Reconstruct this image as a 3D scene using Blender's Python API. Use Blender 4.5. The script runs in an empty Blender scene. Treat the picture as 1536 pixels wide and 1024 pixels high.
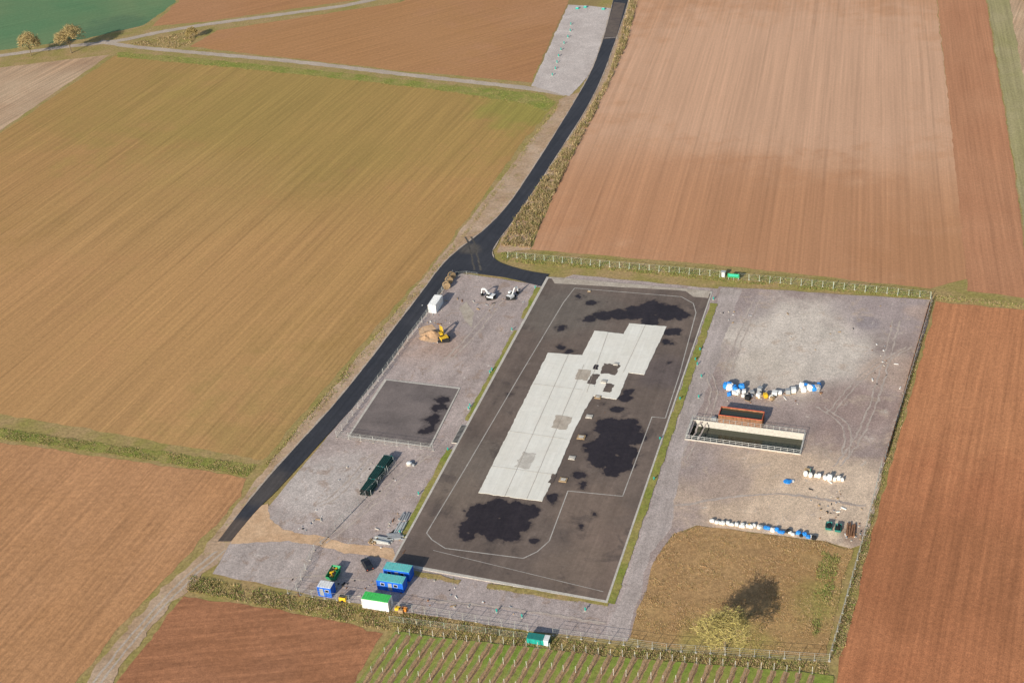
import bpy, math, random
from mathutils import Vector, Matrix, noise
from mathutils.geometry import tessellate_polygon
random.seed(7)
# ------------------------------------------------------------------ camera
H=195.0; F=1997.0; PITCH=32.0; ROLL=-5.0
R=(Matrix.Rotation(math.radians(90-PITCH),3,'X')@Matrix.Rotation(math.radians(ROLL),3,'Z'))
scn=bpy.context.scene
cd=bpy.data.cameras.new("camera"); cam=bpy.data.objects.new("camera",cd); scn.collection.objects.link(cam)
cam.location=(0,0,H); cam.rotation_euler=R.to_euler(); cd.sensor_width=36; cd.lens=36*F/1536; cd.clip_end=20000; cd.clip_start=1
scn.camera=cam
# survey: rectify a photo reading onto the level ground plane (z=0), in metres
def P(x,y):
    d=R@Vector((x-768,512-y,-F)); t=-H/d.z
    return Vector((d.x*t,d.y*t))
Uv=(P(1066,440)-P(822,420)).normalized(); Vv=Vector((-Uv.y,Uv.x))
A=math.atan2(Uv.y,Uv.x)
VA=(P(822,420)-P(592,843)).normalized(); 
SH=(P(1145,875)-P(1085,972)).normalized()
def ang(a,b):
    d=P(*b)-P(*a); return math.atan2(d.y,d.x)
# ------------------------------------------------------------------ materials
GAIN,SAT=1.09,1.12
def adj(c,gain,sat):
    l=.3*c[0]+.6*c[1]+.1*c[2]
    return tuple(min(.88,max(.005,(l+(v-l)*sat)*gain)) for v in c[:3])
def newmat(name,rough=.9):
    m=bpy.data.materials.new(name); m.use_nodes=True
    nt=m.node_tree; b=nt.nodes["Principled BSDF"]; b.inputs["Roughness"].default_value=rough
    b.inputs["Specular IOR Level"].default_value=.25
    return m,nt,b
class G:
    def __init__(s,nt): s.nt=nt; s.N=nt.nodes; s.L=nt.links.new; s.pos=s.N.new("ShaderNodeNewGeometry").outputs["Position"]
    def put(s,sock,v):
        if isinstance(v,bpy.types.NodeSocket): s.L(v,sock)
        else: sock.default_value=v
    def vm(s,op,a,b=None,sc=None):
        n=s.N.new("ShaderNodeVectorMath"); n.operation=op; s.put(n.inputs[0],a)
        if b is not None: s.put(n.inputs[1],b)
        if sc is not None: s.put(n.inputs["Scale"],sc)
        return n.outputs["Value"] if op in("DOT_PRODUCT","DISTANCE","LENGTH") else n.outputs[0]
    def m(s,op,a,b=0.0,c=None):
        n=s.N.new("ShaderNodeMath"); n.operation=op; s.put(n.inputs[0],a); s.put(n.inputs[1],b)
        if c is not None: s.put(n.inputs[2],c)
        return n.outputs[0]
    def noise(s,vec,scale,detail=4,rough=.55,dist=0):
        n=s.N.new("ShaderNodeTexNoise"); s.L(vec,n.inputs["Vector"]); n.inputs["Scale"].default_value=scale
        n.inputs["Detail"].default_value=detail; n.inputs["Roughness"].default_value=rough; n.inputs["Distortion"].default_value=dist
        return n.outputs["Fac"]
    def mr(s,v,a,b,c,d,smooth=False):
        n=s.N.new("ShaderNodeMapRange"); s.put(n.inputs[0],v)
        for i,q in enumerate((a,b,c,d)): n.inputs[i+1].default_value=q
        if smooth: n.interpolation_type='SMOOTHSTEP'
        return n.outputs[0]
    def mix(s,f,a,b):
        n=s.N.new("ShaderNodeMix"); n.data_type='RGBA'; s.put(n.inputs[0],f)
        s.put(n.inputs[6],a if not isinstance(a,tuple) else (*a[:3],1)); s.put(n.inputs[7],b if not isinstance(b,tuple) else (*b[:3],1))
        return n.outputs[2]
    def frame(s,a,sx,sy):
        c=s.vm('DOT_PRODUCT',s.pos,(-math.sin(a),math.cos(a),0)); d=s.vm('DOT_PRODUCT',s.pos,(math.cos(a),math.sin(a),0))
        n=s.N.new("ShaderNodeCombineXYZ"); s.L(s.m('MULTIPLY',c,1/sx),n.inputs[0]); s.L(s.m('MULTIPLY',d,1/sy),n.inputs[1]); return n.outputs[0]
def ground_mat(name,c1,c2,patch=.03,grain=1.5,ga=.25,streaks=(),blobs=(),bump=.5,bd=.12,rough=.95,fine=6,fa=.2,tram=None,seam=None,spots=None,gain=None,sat=None,mo=0,wet=()):
    J=lambda c:adj(c,gain or GAIN,sat or SAT)
    m,nt,b=newmat(name,rough); g=G(nt)
    col=g.mix(g.mr(g.noise(g.pos,patch,6,.6,.4),.36,.64,0,1),J(c1),J(c2))
    if blobs: wob=g.m('MULTIPLY',g.m('SUBTRACT',g.noise(g.pos,.09,6,.65),.5),1.5)
    for (x,y,r,c,st) in blobs:
        q=P(x,y); d=g.vm('DISTANCE',g.pos,(q.x,q.y,0))
        e=g.m('ADD',g.m('DIVIDE',d,r),wob)
        col=g.mix(g.mr(e,.5,1.15,st,0,True),col,J(c))
    gr=g.noise(g.pos,grain,3,.65); fn=g.noise(g.pos,fine,1,.6)
    k=g.mr(gr,.25,.75,1-ga,1+ga)
    k=g.m('MULTIPLY',k,g.mr(fn,.25,.75,1-fa,1+fa))
    if mo: k=g.m('MULTIPLY',k,g.mr(g.noise(g.pos,.17,5,.7,.6),.3,.7,1-mo,1+mo))
    for (a,sp,ln,am) in streaks:
        sn=g.noise(g.frame(a,sp,ln),1,2,.6); k=g.m('MULTIPLY',k,g.mr(sn,.25,.75,1-am,1+am))
    if tram:
        a,per,w,am=tram
        c=g.m('ADD',g.vm('DOT_PRODUCT',g.pos,(-math.sin(a),math.cos(a),0)),g.m('MULTIPLY',g.noise(g.pos,.03,1),1.2))
        fr=g.m('FRACT',g.m('DIVIDE',c,per)); dd=g.m('ABSOLUTE',g.m('SUBTRACT',fr,.5))
        ln=g.mr(dd,w*.6/per,w*1.3/per,1,0,True); br=g.mr(g.noise(g.pos,.08,3),.35,.65,.3,1)
        k=g.m('MULTIPLY',k,g.m('SUBTRACT',1.0,g.m('MULTIPLY',g.m('MULTIPLY',ln,br),am)))
    for sp_ in (spots or ()):
        sc,th,cc,st=sp_
        col=g.mix(g.mr(g.noise(g.pos,sc,5,.7,.5),th,th+.08,0,st),col,J(cc))
    if wet:   # rain-damp areas: union of rounded pools with an irregular shoreline
        acc=None
        for (x,y,r) in wet:
            q=P(x,y); d=g.m('SUBTRACT',g.vm('DISTANCE',g.pos,(q.x,q.y,.1)),r)
            if acc is None: acc=d
            else:
                n=g.N.new("ShaderNodeMath"); n.operation='SMOOTH_MIN'; g.L(acc,n.inputs[0]); g.L(d,n.inputs[1]); n.inputs[2].default_value=.8; acc=n.outputs[0]
        sh=g.m('MULTIPLY',g.m('SUBTRACT',g.noise(g.pos,.38,6,.62,.3),.5),5.0)
        f=g.m('ADD',acc,sh)
        wc=g.mix(g.noise(g.pos,.6,4),(.024,.018,.023),(.046,.036,.038))
        col=g.mix(g.mr(f,.25,1.1,.35,0,True),col,wc)
        mk=g.mr(f,-.12,.22,1,0,True); col=g.mix(mk,col,wc)
        g.L(g.mr(mk,0,1,rough,.55),b.inputs["Roughness"])
    if seam:
        bw,bh,dk=seam
        bt=g.N.new("ShaderNodeTexBrick"); g.L(g.frame(math.atan2(VA.y,VA.x),1,1),bt.inputs["Vector"]); bt.inputs["Scale"].default_value=1
        bt.offset=0; bt.inputs["Brick Width"].default_value=bw; bt.inputs["Row Height"].default_value=bh
        bt.inputs["Mortar Size"].default_value=.05; bt.inputs["Mortar Smooth"].default_value=.5
        bt.inputs["Color1"].default_value=(1,1,1,1); bt.inputs["Color2"].default_value=(.95,.95,.94,1); bt.inputs["Mortar"].default_value=(dk,dk,dk,1)
        col=g.vm('MULTIPLY',col,bt.outputs["Color"])
    col=g.vm('SCALE',col,sc=k); g.L(col,b.inputs["Base Color"])
    bn=g.N.new("ShaderNodeBump"); bn.inputs["Strength"].default_value=bump; bn.inputs["Distance"].default_value=bd
    g.L(gr,bn.inputs["Height"]); g.L(bn.outputs[0],b.inputs["Normal"])
    return m
def paint(name,c,rough=.5,metal=0,var=.15,scale=1.5,grime=None):
    m,nt,b=newmat(name,rough); g=G(nt); b.inputs["Metallic"].default_value=metal
    tc=g.N.new("ShaderNodeTexCoord").outputs["Object"]
    n=g.noise(tc,scale,4,.65)
    col=g.mix(g.mr(n,.35,.7,0,1),tuple(x*(1+var) for x in c),tuple(x*(1-var) for x in c))
    if grime: col=g.mix(g.mr(g.noise(tc,scale*1.7,4,.7),.54,.68,0,.6),col,grime)
    g.L(col,b.inputs["Base Color"]); return m
def attrmat(name,rough=.9):
    m,nt,b=newmat(name,rough); n=nt.nodes.new("ShaderNodeVertexColor"); n.layer_name="tone"; nt.links.new(n.outputs[0],b.inputs["Base Color"])
    return m
# ------------------------------------------------------------------ ground sheets
def subdiv(pts,seg):
    o=[]
    for i,p in enumerate(pts):
        q=pts[(i+1)%len(pts)]; n=max(1,int((q-p).length/seg)); n=min(n,400)
        for k in range(n): o.append(p.lerp(q,k/n))
    return o
def jitter(pts,amp,fr=.15):
    o=[]
    for p in pts:
        v=Vector((p.x*fr,p.y*fr,3.1)); a=noise.noise_vector(v); b=noise.noise_vector(v*3.3); c=noise.noise_vector(v*9)
        o.append(p+amp*Vector((a.x+.55*b.x+.3*c.x,a.y+.55*b.y+.3*c.y)))
    return o
def chaikin(pts,it=2):
    for _ in range(it):
        o=[pts[0]]
        for a,b in zip(pts,pts[1:]): o+= [a.lerp(b,.25),a.lerp(b,.75)]
        o.append(pts[-1]); pts=o
    return pts
def sheet(name,pts,z,mat,amp=0,seg=1.5,fr=.15,holes=(),world=False,thick=0):
    p=pts if world else [P(*q) for q in pts]
    if amp: p=jitter(subdiv(p,seg),amp,fr)
    loops=[[Vector((q.x,q.y,0)) for q in p]]+[[Vector((q.x,q.y,0)) for q in h] for h in holes]
    tris=tessellate_polygon(loops); vs=[(v.x,v.y,z) for l in loops for v in l]
    fs=[]
    for t in tris:
        a,b_,c=[Vector(vs[i]) for i in t]
        fs.append(t if (b_-a).cross(c-a).z>0 else t[::-1])
    if thick:
        n=len(loops[0]); o=len(vs); vs+= [(v.x,v.y,z-thick) for v in loops[0]]
        for i in range(n): j=(i+1)%n; fs.append((i,j,o+j,o+i))
    me=bpy.data.meshes.new(name); me.from_pydata(vs,[],fs); me.materials.append(mat); me.update()
    ob=bpy.data.objects.new(name,me); scn.collection.objects.link(ob); return ob
def ribbon_pts(c,w):
    L=[];Rr=[]
    for i,p in enumerate(c):
        a=c[max(0,i-1)]; b=c[min(len(c)-1,i+1)]; d=(b-a).normalized(); n=Vector((-d.y,d.x)); ww=w/2
        L.append(p+n*ww); Rr.append(p-n*ww)
    return L+Rr[::-1]
def ribbon(name,pts,w,z,mat,amp=0,seg=1.5,fr=.3,sm=2,thick=0):
    c=[P(*q) for q in pts]
    if sm: c=chaikin(c,sm)
    return sheet(name,ribbon_pts(c,w),z,mat,amp,seg,fr,world=True,thick=thick)
# pool opening
pool=[P(1037,628),P(1208,650),P(1202,684),P(1028,661)]
pc=sum(pool,Vector((0,0)))/4; pL=((pool[1]-pool[0]).length+(pool[2]-pool[3]).length)/4; pW=((pool[0]-pool[3]).length+(pool[1]-pool[2]).length)/4*.93
pd=(pool[1]-pool[0]+pool[2]-pool[3]).normalized(); pn=Vector((-pd.y,pd.x)); pA=math.atan2(pd.y,pd.x)
hole=[pc+pd*a*pL+pn*b*pW for a,b in((-1,-1),(1,-1),(1,1),(-1,1))]

rd=ang((392,728),(632,440)); rv=ang((1450,415),(1405,0)); rl=ang((1265,970),(1400,452)); vA=math.atan2(VA.y,VA.x)
M_base=ground_mat("meadow_and_soil",(.32,.21,.11),(.25,.22,.09),patch=.006,streaks=[(rd,2,60,.12)])
M_left=ground_mat("tilled_soil_olive",(.44,.255,.12),(.375,.236,.10),patch=.012,grain=.9,ga=.12,streaks=[(rd,.8,50,.16),(rd,2.5,120,.08),(rd,8,200,.06)],tram=(rd,12,.4,.12),
   blobs=[(560,150,110,(.345,.25,.09),.6),(300,130,80,(.33,.24,.09),.4),(800,160,25,(.29,.26,.08),.8),(300,640,60,(.38,.26,.115),.6),(60,520,90,(.49,.28,.14),.7),(380,420,60,(.45,.27,.125),.6),(250,300,50,(.42,.265,.12),.5),(620,330,45,(.43,.26,.115),.5)])
M_bl=ground_mat("tilled_soil_ochre",(.48,.265,.145),(.42,.225,.115),patch=.02,grain=.8,ga=.2,fa=.25,mo=.05,streaks=[(ang((60,1000),(300,720)),.9,30,.2),(ang((60,1000),(300,720)),4,90,.08)])
M_bm=ground_mat("tilled_soil_dark",(.39,.19,.11),(.33,.155,.085),patch=.03,grain=.8,ga=.2,fa=.3,mo=.06,streaks=[(ang((180,1000),(560,960)),1.1,20,.25)])
M_right=ground_mat("tilled_soil_pink",(.56,.32,.195),(.49,.265,.15),patch=.012,grain=1.0,ga=.08,fa=.14,streaks=[(rv,.9,90,.13),(rv,5,300,.08)],tram=(rv,9,.4,.10),sat=1.06,
   blobs=[(1180,120,110,(.61,.385,.26),.7),(1000,300,50,(.48,.24,.13),.5),(1300,360,60,(.46,.235,.125),.6),(1120,335,60,(.47,.24,.13),.6),(1420,400,30,(.43,.215,.11),.6)])
M_right2=ground_mat("tilled_soil_orange",(.50,.255,.145),(.44,.21,.115),patch=.015,grain=1.0,ga=.12,fa=.2,sat=1.06,streaks=[(rv,.9,60,.15),(rv,4,200,.08)])
M_rl=ground_mat("tilled_soil_red",(.47,.215,.115),(.40,.17,.09),patch=.02,grain=1.0,ga=.15,fa=.3,mo=.05,streaks=[(rl,.9,40,.2),(rl,5,150,.08)],
   blobs=[(1440,520,60,(.51,.245,.13),.6),(1400,850,25,(.33,.145,.075),.6)])
M_top=ground_mat("tilled_soil_brown",(.43,.235,.13),(.39,.205,.105),patch=.015,grain=.8,ga=.15,streaks=[(ang((300,75),(580,5)),1.2,60,.14)],blobs=[(520,70,80,(.40,.22,.10),.5)])
M_green=ground_mat("winter_crop",(.11,.215,.10),(.16,.235,.11),patch=.02,grain=.7,ga=.12,sat=1.0,streaks=[(ang((0,60),(240,10)),1.5,60,.12)],blobs=[(170,45,25,(.08,.145,.085),.5)])
M_straw=ground_mat("stubble",(.52,.37,.245),(.43,.28,.175),patch=.03,sat=1.04,streaks=[(ang((0,160),(150,80)),1,50,.25),(ang((0,160),(150,80)),4,90,.15)])
M_gstrip=ground_mat("grass_lane",(.38,.32,.17),(.33,.29,.13),patch=.05,grain=1.2,ga=.25,sat=1.0,streaks=[(rv,1,60,.2)])
M_grass=ground_mat("verge_grass_soil",(.29,.245,.09),(.38,.27,.14),patch=.12,grain=1.2,ga=.35,fa=.3)
M_grassg=ground_mat("green_verge",(.21,.235,.06),(.33,.27,.11),patch=.12,grain=1.2,ga=.3,fa=.3)
M_dry=ground_mat("dry_meadow",(.41,.275,.135),(.345,.215,.105),patch=.06,grain=1.0,ga=.28,fa=.35,mo=.1,blobs=[(1235,900,8,(.26,.25,.08),.5),(1030,830,25,(.40,.25,.135),.6),(1090,965,10,(.36,.31,.11),.7)])
M_path=ground_mat("farm_track",(.50,.41,.33),(.42,.34,.27),patch=.1,grain=1.5,ga=.2,sat=1.0)
M_dirt=ground_mat("bare_dirt",(.50,.37,.27),(.40,.275,.18),patch=.1,grain=1,ga=.25,mo=.1,spots=[(.5,.58,(.27,.24,.09),.6)])
M_sand=ground_mat("sandy_fill",(.64,.45,.30),(.54,.36,.23),patch=.15,grain=1,ga=.2,mo=.08)
gravel=dict(grain=1.3,ga=.15,fine=5,fa=.34,bump=.5,bd=.06,gain=1.18,sat=1.0)
M_gravL=ground_mat("crushed_gravel",(.43,.35,.318),(.345,.275,.248),patch=.07,mo=.13,streaks=[(rd,2.5,18,.12)],spots=[(.22,.56,(.33,.24,.19),.7),(.5,.62,(.22,.17,.15),.6),(.35,.62,(.54,.47,.42),.7)],
   blobs=[(640,520,12,(.42,.28,.21),.7),(700,470,20,(.34,.28,.26),.5),(480,730,15,(.49,.43,.39),.8),(700,900,30,(.37,.31,.29),.6),(390,850,14,(.42,.36,.325),.6),(620,560,12,(.43,.35,.32),.6)],**gravel)
M_gravR=ground_mat("yard_gravel",(.38,.295,.262),(.30,.23,.205),patch=.05,mo=.12,streaks=[(rl,3,25,.10)],spots=[(.16,.56,(.44,.34,.265),.65),(.4,.62,(.22,.165,.15),.5),(.27,.62,(.50,.43,.37),.7)],
   blobs=[(1200,515,26,(.58,.505,.43),.9),(1150,560,12,(.53,.45,.37),.7),(1330,470,16,(.37,.30,.285),.7),(1300,485,4,(.22,.185,.195),.6),(1110,460,10,(.30,.24,.23),.6),(1180,755,28,(.56,.415,.295),.95),(1080,720,10,(.31,.235,.21),.6),(1290,610,13,(.31,.22,.19),.7),(1245,785,18,(.62,.47,.34),.9),(1290,735,13,(.60,.46,.34),.85),(1030,690,9,(.33,.27,.25),.5),(1345,560,10,(.43,.31,.24),.7),(1380,470,5,(.45,.33,.27),.7),(1250,655,7,(.28,.20,.175),.6),(1285,805,4,(.26,.18,.14),.7)],**gravel)
M_lane=ground_mat("lane_gravel",(.44,.37,.34),(.36,.30,.27),patch=.1,mo=.1,streaks=[(ang((940,950),(1085,445)),1.2,40,.14)],spots=[(.5,.62,(.27,.21,.19),.6)],**gravel)
M_gravT=ground_mat("pale_gravel",(.54,.47,.43),(.45,.385,.35),patch=.08,mo=.1,spots=[(.3,.6,(.40,.33,.29),.5)],**gravel)
wetA=[(868,446,1.2),(888,455,1.4),(905,474,2.6),(930,472,2.8),(955,470,3.6),(980,463,3.8),(1003,469,3.8),(1019,473,2.6),(975,481,2.8),(1008,498,2.2),(999,512,1.2),(885,479,1.5),
 (840,522,1.2),(853,527,.9),(842,493,1.2),(915,641,3.6),(938,642,3.6),(950,657,3.0),(920,665,4.8),(905,688,3.8),(928,697,3.6),(896,672,3.0),(918,707,2.2),(940,680,2.8),(938,598,1.6),(944,589,1.2),(926,614,1.3),
 (868,712,1.4),(874,728,1.1),(706,790,2.6),(720,770,3.2),(745,764,3.6),(770,770,3.8),(793,768,2.2),(745,793,4.0),(765,803,2.4),(700,804,1.4),(780,789,2.4),(828,749,1.5),(873,790,.5),(891,773,.4),(763,592,.5),(803,812,.6),(1008,516,.4),(906,607,.4),(878,655,.8),(1005,545,.2)]
M_asph=ground_mat("weathered_asphalt",(.168,.130,.108),(.128,.100,.085),patch=.06,grain=1.2,ga=.12,fine=8,fa=.16,bump=.2,bd=.02,rough=.8,mo=.13,gain=1.15,sat=1.12,wet=wetA,
   blobs=[(940,840,16,(.21,.155,.125),.75),(850,470,16,(.16,.14,.12),.6),(700,700,12,(.18,.15,.125),.6),(780,600,10,(.165,.13,.11),.6),(880,760,10,(.20,.15,.12),.7),(1000,560,9,(.125,.10,.095),.7),(860,850,9,(.19,.145,.115),.6),(690,740,8,(.19,.15,.12),.6)],streaks=[(vA,3.4,60,.13),(vA,.7,30,.08)],spots=[(.12,.57,(.085,.068,.062),.6),(.4,.63,(.22,.18,.15),.6)])
M_asphp=ground_mat("patch_asphalt",(.15,.12,.10),(.11,.088,.08),patch=.3,ga=.12,fa=.16,bump=.2,bd=.02,gain=1.1)
M_road=ground_mat("new_asphalt",(.038,.039,.046),(.050,.050,.057),patch=.08,grain=1,ga=.12,fa=.15,bump=.15,bd=.02,rough=.7,blobs=[(400,735,8,(.10,.085,.075),.6),(355,800,6,(.13,.1,.08),.7),(706,375,4,(.13,.11,.09),.6)],streaks=[(rd,1,40,.2)],mo=.1)
M_asph2=ground_mat("old_asphalt",(.205,.168,.155),(.155,.128,.12),patch=.1,bump=.2,bd=.02,ga=.1,fa=.16,mo=.12,gain=1.1,sat=1.0,spots=[(.2,.58,(.12,.1,.095),.6)],wet=[(664,600,1.6),(660,612,1.8),(651,630,2.0),(644,645,1.5),(636,648,.9)])
M_wet=ground_mat("wet_asphalt",(.026,.020,.026),(.040,.031,.035),patch=.3,ga=.12,fa=.15,bump=.05,bd=.01,rough=.6)
M_conc=ground_mat("concrete_slab",(.86,.82,.74),(.82,.775,.69),patch=.12,grain=.9,ga=.05,fine=6,fa=.05,bump=.1,bd=.01,seam=(2.7,7.5,.88),rough=.85,spots=[(.18,.62,(.66,.59,.49),.5),(.6,.68,(.46,.40,.33),.5)],streaks=[(vA,.8,20,.05)],gain=1.03,sat=1.05)
M_curb=ground_mat("concrete_kerb",(.58,.54,.48),(.48,.44,.39),patch=.5,ga=.1,bump=.1,bd=.01)
M_concd=ground_mat("stained_concrete",(.50,.44,.37),(.40,.34,.28),patch=.3,ga=.15,bump=.1,bd=.01)
M_rut=ground_mat("packed_gravel",(.42,.34,.29),(.50,.42,.36),patch=.3,ga=.2,bump=.1,bd=.01,sat=1.0)
M_line=ground_mat("channel_line",(.48,.45,.41),(.36,.33,.30),patch=.5,ga=.1,bump=.1,bd=.01)
M_vine=ground_mat("vineyard_ground",(.20,.26,.06),(.28,.27,.09),patch=.1,grain=1,ga=.3,fa=.3)

Z=iter([0.004*i for i in range(1,200)])
zz=lambda: next(Z)
S=4000
sheet("ground",[Vector((-S,-S)),Vector((S,-S)),Vector((S,S)),Vector((-S,S))],0,M_base,world=True,holes=[hole])
sheet("grass_verge",[(-200,40),(270,-20),(600,-80),(600,60),(830,100),(960,-80),(1700,-80),(1760,520),(1420,1200),(-200,1200)],zz(),M_grass,holes=[hole])
sheet("crop_field",[(-150,-120),(310,-120),(262,5),(215,38),(130,58),(0,76),(-150,98)],zz(),M_green,1,2)
sheet("ploughed_field",[(330,-120),(760,-120),(570,-4),(480,8),(300,34),(228,40),(266,4)],zz(),M_top,1,2)
sheet("ploughed_field",[(285,70),(325,46),(455,26),(600,4),(860,-110),(885,-100),(850,8),(797,124),(620,108),(400,84)],zz(),M_top,.8,2)
sheet("stubble_field",[(-150,120),(0,102),(165,82),(0,196),(-150,290)],zz(),M_straw,.6,2)
sheet("ploughed_field",[(172,84),(300,96),(460,112),(640,132),(800,150),(826,165),(790,205),(700,330),(655,390),(560,495),(395,690),(200,655),(0,620),(-200,585),(-200,330),(0,200)],zz(),M_left,.8,2)
sheet("grass_verge",[(-100,628),(0,642),(150,664),(385,697),(372,714),(150,678),(0,658),(-100,645)],zz(),M_grassg,1.4,1)
sheet("grass_verge",[(176,78),(300,88),(460,104),(640,124),(806,140),(834,152),(820,168),(798,157),(640,133),(460,113),(300,97),(176,86)],zz(),M_grassg,1.0,1)
sheet("ploughed_field",[(-200,640),(0,664),(370,716),(362,745),(262,852),(180,940),(110,1030),(60,1150),(-300,1150)],zz(),M_bl,.8,1.5)
sheet("ploughed_field",[(277,892),(430,918),(575,948),(548,990),(525,1030),(460,1160),(100,1160),(170,1030)],zz(),M_bm,.8,1.5)
sheet("ploughed_field",[(968,-110),(1400,-110),(1405,0),(1428,200),(1450,418),(1395,433),(1100,400),(797,374),(860,220),(940,60)],zz(),M_right,.6,2)
sheet("ploughed_field",[(1401,-110),(1468,-110),(1479,0),(1522,260),(1545,440),(1540,447),(1451,436),(1428,200),(1406,0)],zz(),M_right2,.5,2)
sheet("grass_lane",[(1469,-110),(1700,-110),(1800,430),(1548,436),(1524,260),(1481,0)],zz(),M_gstrip,.6,2)
sheet("stubble_field",[(1505,-110),(1800,-110),(1900,420),(1595,425),(1560,258),(1514,0)],zz(),M_straw,.6,2)
sheet("ploughed_field",[(1404,453),(1700,480),(1900,1180),(1225,1180),(1262,985),(1320,760),(1348,660)],zz(),M_rl,.6,2)
# tracks
ribbon("farm_track",[(-150,105),(0,84),(100,70),(180,62),(245,47),(330,34),(440,20),(560,3),(760,-60)],4.2,zz(),M_path,.5,1.2)
ribbon("farm_track",[(150,62),(190,70),(300,80),(450,93),(620,114),(790,132),(850,142)],3.6,zz(),M_path,.5,1.2)
ribbon("farm_track",[(345,815),(300,848),(240,905),(185,970),(140,1030),(90,1130)],5.2,zz(),M_dirt,1.0,1)
for dx in(-5,6):
    ribbon("wheel_rut",[(338+dx,820),(300+dx,850),(240+dx,908),(185+dx,972),(140+dx,1030)],.55,zz(),M_path,.3,1)
sheet("dirt_verge",[(868,140),(838,150),(835,165),(795,212),(705,330),(650,400),(560,508),(400,700),(300,835),(350,822),(400,745),(560,560),(700,400),(790,290),(890,150)],zz(),M_dirt,.8,1.5)
sheet("dirt_verge",[(960,-40),(936,70),(900,150),(850,240),(800,330),(795,375),(745,380),(760,330),(840,205),(890,140),(948,-40)],zz(),M_dirt,.8,1.5)
sheet("gravel_lot",[(852,8),(880,9),(917,13),(902,70),(884,112),(855,145),(797,130),(822,75)],zz(),M_gravT,.5,1.5)
sheet("gravel_yard",[(692,410),(815,428),(860,412),(1080,434),(1085,445),(940,962),(790,945),(600,918),(430,884),(318,860),(348,812),(405,757),(500,645),(600,520),(640,470),(672,425)],zz(),M_gravL,.35,1.5)
sheet("gravel_yard",[(1078,430),(1396,450),(1390,490),(1360,580),(1328,690),(1300,815),(1275,822),(1240,812),(1045,788),(1010,800),(985,835),(945,955),(938,960),(1000,700),(1040,560)],zz(),M_gravR,.35,1.5,holes=[hole])
sheet("gravel_lane",[(1082,432),(1112,435),(1075,545),(1022,690),(1006,790),(975,835),(940,960),(905,952),(930,905),(975,760),(1030,590)],zz(),M_lane,.6,1)
sheet("dry_meadow",[(1012,800),(1048,789),(1240,813),(1278,824),(1262,880),(1238,985),(1000,970),(944,955),(962,900),(985,835)],zz(),M_dry,.7,1)
sheet("sand_track",[(385,758),(350,808),(348,815),(440,812),(520,828),(595,842),(592,822),(500,810),(430,795),(405,778),(400,757)],zz(),M_sand,.8,1)
sheet("sand_patch",[(628,492),(648,487),(663,498),(655,514),(634,512)],zz(),M_sand,.5,.7)
sheet("sand_patch",[(690,462),(700,452),(712,470),(706,492),(696,480)],zz(),M_concd,.5,.7)
for tr in([(470,760),(500,745),(540,700),(560,680)],[(480,815),(540,770),(610,700),(640,680)],[(640,560),(690,520),(730,470),(745,452)],[(1340,480),(1320,560),(1290,650),(1250,700)],[(1130,450),(1100,520),(1085,560)],[(400,870),(470,862),(540,870)],[(640,900),(780,915),(900,935)],[(1010,760),(1090,745),(1180,740),(1290,760)],[(1225,610),(1270,640),(1262,690)],[(1240,620),(1290,560),(1360,520)],[(1060,560),(1070,600),(1020,690)]):
    zt=zz()
    for o in(0,10): ribbon("wheel_rut",[(x+o,y) for x,y in tr],.4,zt+o*.0001,M_rut,.5,.8,fr=.5)
# roads
Lr=[(928,-60),(921,0),(905,60),(888,108),(858,160),(826,212),(789,270),(763,308),(733,340),(708,360),(690,373),(664,396),(632,440),(592,492),(548,550),(498,612),(446,668),(392,728),(352,780),(327,812)]
Rb=[(346,812),(385,765),(417,735),(470,676),(524,618),(577,556),(614,502),(642,468),(668,428),(684,412),(700,409),(722,412),(762,417),(812,430)]
Rt=[(824,412),(790,407),(755,397),(740,388),(737,378),(745,364),(765,338),(788,305),(813,268),(849,212),(882,160),(905,112),(925,55),(944,0),(952,-60)]
e=lambda l:chaikin([P(*q) for q in l],2)
zr=zz()+.03
sheet("asphalt_road",e(Lr)+e(Rb)+e(Rt),zr,M_road,world=True,amp=.12,seg=1,thick=.1)
ribbon("gravel_shoulder",Lr[1:-1],.8,zr-.02,M_path,.5,1)
ribbon("gravel_shoulder",Rt[3:-1],.7,zr-.016,M_path,.5,1)
z1=zr+.004
M_dust=ground_mat("dusty_asphalt",(.11,.098,.085),(.065,.06,.058),patch=.4,ga=.3,bump=.1,bd=.01)
for i,o in enumerate((0,9)):
    ribbon("tyre_dust",[(698+o,356),(705+o,372),(708+o,390),(712+o,406)],.55,z1+.004*i,M_dust,.3,.5)
ribbon("road_line",[(907,58),(924,57)],.35,z1+.016,M_line,0)
sheet("asphalt_apron",[(905,60),(921,4),(938,6),(924,58)],z1+.012,M_asphp)
# pad
kz=zz()+.05
sheet("kerb",[(820,416),(1069,438),(911,905),(586,846)],kz,M_curb,thick=.12)
sheet("asphalt_pad",[(823,418),(1066,441),(909,901),(591,843)],kz+.004,M_asph)
sheet("concrete_strip",[(826,416),(1066,437),(1062,448),(1040,446),(1028,437),(832,426)],kz+.008,M_concd,.1,1)
CL=[(668,823),(648,810),(640,800),(700,700),(782,560),(845,455),(862,433),(1022,446),(1040,456),(1044,470),(1020,560),(998,628),(978,626),(934,745),(852,737),(824,812),(806,828),(785,838),(668,823)]
for i,(a,b) in enumerate(zip(CL,CL[1:])):
    ribbon("drain_line",[a,b],.24,kz+.012+.002*(i%3),M_line,sm=0)
ribbon("drain_line",[(650,826),(905,888)],.14,kz+.019,M_line,sm=0)
slab=[(822,530),(873,534),(892,497),(936,502),(944,486),(1000,491),(966,563),(943,560),(930,592),(925,600),(890,595),(876,618),(860,650),(838,703),(813,753),(718,740)]
sheet("concrete_slab",slab,kz+.09,M_conc,.2,.8,.7,thick=.1)
zc=kz+.094
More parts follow.
